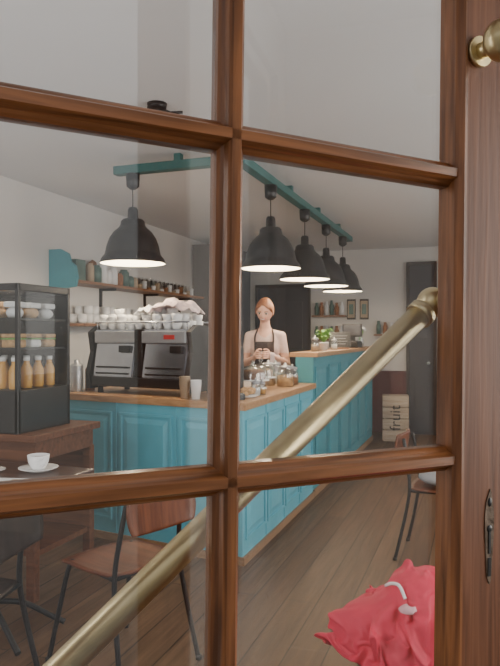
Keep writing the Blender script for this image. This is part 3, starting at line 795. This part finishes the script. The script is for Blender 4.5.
for s_ in (1,-1):
    add_tube(bm,[(s_*.05,0,1.42),SHL[s_]],[.06,.050],14)
    add_sphere(bm,SHL[s_],.052,16)
    b_=Vector(SHL[s_]).lerp(Vector(ELB[s_]),.5)
    add_tube(bm,[SHL[s_],b_,ELB[s_]],[.050,.043,.036],14); add_sphere(bm,ELB[s_],.037,14)
    add_tube(bm,[ELB[s_],Vector(ELB[s_]).lerp(Vector(WR[s_]),.35),WR[s_]],[.036,.037,.024],14); add_sphere(bm,WR[s_],.024,14)
    limb([(s_*.085,0,.90),(s_*.09,-.005,.70),(s_*.095,-.01,.49),(s_*.097,.015,.30),(s_*.10,.02,.09)],[.095,.08,.055,.055,.038])
    add_sphere(bm,(s_*.10,-.04,.045),(.045,.12,.045),16)
body=from_bm('body',bm,M['shirt'],Wm)
r=body.modifiers.new('r','REMESH'); r.mode='VOXEL'; r.voxel_size=.009
s=body.modifiers.new('s','SMOOTH'); s.iterations=5
evaluated(body,[M['shirt'],M['skin'],M['trouser'],M['black']])
def segd(p,a,b):
    a=Vector(a);b=Vector(b);t=max(0,min(1,(p-a).dot(b-a)/(b-a).length_squared)); return (p-(a+(b-a)*t)).length
for f in body.data.polygons:
    c=f.center; mi=0
    if c.z<.09: mi=3
    elif c.z<.97: mi=2
    for s_ in (1,-1):
        m_=Vector(SHL[s_]).lerp(Vector(ELB[s_]),.58)
        if c.z>.98 and (segd(c,ELB[s_],WR[s_])<.05 or (segd(c,m_,ELB[s_])<.052 and c.z<m_.z)): mi=1
    if c.z>1.445 and abs(c.x)<.075 and (c.y<.01 or c.z>1.475): mi=1
    if c.z>1.40 and c.y<-.03 and abs(c.x)<.07*(c.z-1.39)/.07+.01: mi=1
    f.material_index=mi
bm=bmesh.new(); nx,nz=22,40; g=[]
for j in range(nz+1):
    z=.50+(1.36-.50)*j/nz
    half=.09 if z>1.16 else (.09+(.15-.09)*min(1,(1.16-z)/.06))
    row=[]
    rx,ry,cy=torso_at(max(z,.93))
    if z<.93: ry+=.02
    for i in range(nx+1):
        x=-half+2*half*i/nx; xx=max(-.985,min(.985,x/(rx+.012)))
        y=cy-(ry+.012)*math.sqrt(1-xx*xx)-.004*math.sin(x*60)*(1 if z<1.05 else 0)
        row.append(bm.verts.new((x,y,z)))
    g.append(row)
for j in range(nz):
    for i in range(nx):
        f=bm.faces.new([g[j][i],g[j][i+1],g[j+1][i+1],g[j+1][i]]); f.smooth=True
o=from_bm('apron',bm,M['apron'],Wm); s=o.modifiers.new('s','SOLIDIFY'); s.thickness=.005; s.offset=0
bm=bmesh.new()
for s_ in (1,-1):
    add_tube(bm,smooth_path([(s_*.085,-.112,1.355),(s_*.085,-.086,1.41),(s_*.070,-.03,1.462),(s_*.045,.04,1.485),(0,.055,1.49)]),.008,8)
    add_tube(bm,smooth_path([(s_*.10,-.085,1.12),(s_*.125,-.01,1.12),(s_*.09,.075,1.12),(0,.102,1.12)]),.007,8)
from_bm('apron_straps',bm,M['apron'],Wm)
ZH=1.242
for s_,nm in ((1,'hand_left'),(-1,'hand_right')):
    bm=bmesh.new(); w_=Vector(WR[s_]); zc=ZH
    add_tube(bm,[w_,(s_*.062,-.245,zc)],[.022,.021],12); add_sphere(bm,(s_*.055,-.258,zc),(.016,.034,.036),14,rot=Matrix.Rotation(R(20*s_),3,'Z'))
    for k,(dz,ln) in enumerate(((.028,.95),(.010,1.08),(-.008,1.0),(-.025,.82))):
        pts=[(s_*.052,-.272,zc+dz*.9),(s_*.047,-.297,zc+dz),(s_*(.047-.024*ln),-.314,zc+dz-.002),(s_*(.047-.042*ln),-.313,zc+dz-.005)]
        add_tube(bm,smooth_path(pts,3),[.0092]*4+[.0085]*3+[.0075]*3,10)
        for q,r_ in ((pts[0],.009),(pts[-1],.0075)): add_sphere(bm,q,r_,10)
    th=[(s_*.058,-.242,zc+.02),(s_*.048,-.236,zc+.04),(s_*.028,-.238,zc+.05),(s_*.014,-.246,zc+.048)]
    add_tube(bm,smooth_path(th,3),[.012]*4+[.0105]*3+[.009]*3,10); add_sphere(bm,th[0],.012,10); add_sphere(bm,th[-1],.009,10)
    o=from_bm(nm,bm,M['skin'],Wm); r=o.modifiers.new('r','REMESH'); r.mode='VOXEL'; r.voxel_size=.003
    s=o.modifiers.new('s','SMOOTH'); s.iterations=2; evaluated(o,[M['skin']])
bm=bmesh.new(); add_lathe(bm,[(0,0),(.022,0),(.033,.03),(.036,.065),(.033,.065),(.03,.03),(0,.008)],(0,-.274,ZH-.037),24)
from_bm('held_cup',bm,M['white'],Wm)
bm=bmesh.new(); bmesh.ops.create_grid(bm,x_segments=20,y_segments=30,size=1)
for v in bm.verts:
    x,t=v.co.x,v.co.y; a=abs(t)
    dz=-.16*max(0,a-.2)/.8; px=.125+x*.05
    cx=Vector(ELB[1]).lerp(Vector(WR[1]),(.200-px)/(.200-.078))
    yy=(.040 if t>0 else -.040)*min(1,a/.2)
    v.co=Vector((px+.008*math.sin(x*7+t*2),cx.y+yy+.008*math.sin(x*9),cx.z+.042+dz-.016*(a/.2 if a<.2 else 1)))
o=from_bm('tea_towel',bm,M['towel'],Wm,smooth=True); s=o.modifiers.new('s','SOLIDIFY'); s.thickness=.005
LEAN=.15
for o in set(bpy.data.objects)-before:
    if o.type=='MESH':
        for v in o.data.vertices:
            if v.co.z>.95: v.co.y-=LEAN*(v.co.z-.95)
Hd=empty('head',(0,-.022-LEAN*.625,1.565),(R(23),R(5),R(-6)),Wm)
bm=bmesh.new(); bmesh.ops.create_uvsphere(bm,u_segments=40,v_segments=32,radius=1)
for v in bm.verts:
    x,y,z=v.co
    if z<0: k=1-.30*(-z)**1.5; x*=k; y=y*(1-.12*(-z)) - .12*(-z)*(1 if y<0 else .2)
    if y<0: y*=.93
    v.co=Vector((x*.076,y*.094+.004,z*.116+.083))
    px,pz=v.co.x,v.co.z-.083
    if y<0:
        nz=math.exp(-((px/.011)**2)-(((pz+.022)/.022)**2)); v.co.y-=.015*nz
        v.co.y-=.005*math.exp(-((px/.009)**2)-(((pz-.005)/.03)**2))
        for q in (-1,1):
            v.co.y+=.007*math.exp(-(((px-q*.031)/.015)**2)-(((pz-.006)/.011)**2))
            v.co.y-=.005*math.exp(-(((px-q*.038)/.018)**2)-(((pz+.03)/.018)**2))
        v.co.y-=.006*math.exp(-((px/.02)**2)-(((pz+.10)/.016)**2))
from_bm('skull',bm,M['skin'],Hd,smooth=True)
bm=bmesh.new()
for q in (-1,1):
    add_sphere(bm,(q*.075,.008,.075),(.010,.018,.030),12,mi=0)
    add_sphere(bm,(q*.031,-.071,.088),(.015,.010,.009),14,mi=1); add_sphere(bm,(q*.031,-.0795,.086),(.0075,.003,.0075),12,mi=2)
    add_tube(bm,smooth_path([(q*.016,-.086,.106),(q*.032,-.084,.111),(q*.050,-.070,.105)]),[.003]*13,6,mi=4)
    add_tube(bm,smooth_path([(q*.017,-.079,.094),(q*.031,-.084,.0975),(q*.046,-.072,.092)]),[.0025]*13,6,mi=2)
add_tube(bm,smooth_path([(-.028,-.074,.042),(-.013,-.0895,.0335),(0,-.094,.031),(.013,-.0895,.0335),(.028,-.074,.042)]),.005,8,mi=3)
add_tube(bm,smooth_path([(-.019,-.086,.0385),(0,-.0975,.0355),(.019,-.086,.0385)]),.0034,8,mi=1)
from_bm('face_features',bm,[M['skin'],M['eyew'],M['eyed'],M['lips'],M['hair']],Hd)
bm=bmesh.new(); bmesh.ops.create_uvsphere(bm,u_segments=48,v_segments=40,radius=1)
dl=[v for v in bm.verts if (v.co.y<-.10 and v.co.z<.60-.75*abs(v.co.x)**2) or (v.co.z<-.35 and v.co.y<.35) or v.co.z<-.72]
bmesh.ops.delete(bm,geom=dl,context='VERTS')
for v in bm.verts:
    x,y,z=v.co; st=.002*math.sin(math.atan2(x,z)*40)
    v.co=Vector((x*(.0835+st),y*(.102+st)+.006,z*(.120+st)+.086))
o=from_bm('hair',bm,M['hair'],Hd,smooth=True); s=o.modifiers.new('s','SOLIDIFY'); s.thickness=.008; s.offset=-1
bm=bmesh.new(); add_sphere(bm,(0,.115,.12),(.042,.04,.04),20)
for v in bm.verts: v.co+=v.co.normalized()*.004*math.sin(v.co.x*200+v.co.z*120)
for q in (-1,1): add_tube(bm,smooth_path([(q*.060,-.050,.14),(q*.078,-.034,.10),(q*.080,-.022,.050)]),[.007]*7+[.003]*6,8)
from_bm('hair_bun',bm,M['hair'],Hd)

# ---------------------------------------------------------------- light + world
def area(name,loc,rot,sx,sy,e,col=(1,1,1)):
    l=bpy.data.lights.new(name,'AREA'); l.shape='RECTANGLE'; l.size=sx; l.size_y=sy; l.energy=e; l.color=col
    link(bpy.data.objects.new(name,l),None,loc,rot)
for y,en in ((2.2,95),(5.0,62),(7.8,26)):
    area('daylight_fill',(XR+.35,y,1.65),(0,R(90),0),1.7,2.3,en,(1,.955,.90))  # added fill lamps outside the invented right-wall windows, weaker towards the back
area('daylight_fill',(-2.15,YF-.5,1.55),(R(90),0,0),2.2,1.8,75,(1,.96,.92))
w=bpy.data.worlds.new('sky'); S.world=w; w.use_nodes=True
nt=w.node_tree; bg=nt.nodes['Background']; tc=nt.nodes.new('ShaderNodeTexCoord'); sp=nt.nodes.new('ShaderNodeSeparateXYZ'); rp=nt.nodes.new('ShaderNodeValToRGB')
rp.color_ramp.elements[0].position=.0; rp.color_ramp.elements[0].color=(.34,.32,.29,1); rp.color_ramp.elements[1].position=.35; rp.color_ramp.elements[1].color=(.94,.95,.97,1)
nt.links.new(tc.outputs['Generated'],sp.inputs[0]); nt.links.new(sp.outputs['Z'],rp.inputs[0]); nt.links.new(rp.outputs[0],bg.inputs[0]); bg.inputs[1].default_value=.9

# ---------------------------------------------------------------- camera
cam=bpy.data.cameras.new('camera'); cam.sensor_fit='HORIZONTAL'; cam.sensor_width=26; cam.lens=33.8; cam.shift_y=.004; cam.clip_start=.02
co=link(bpy.data.objects.new('camera',cam),None,(0,0,1.42),(R(90),0,R(19.5)))
S.camera=co
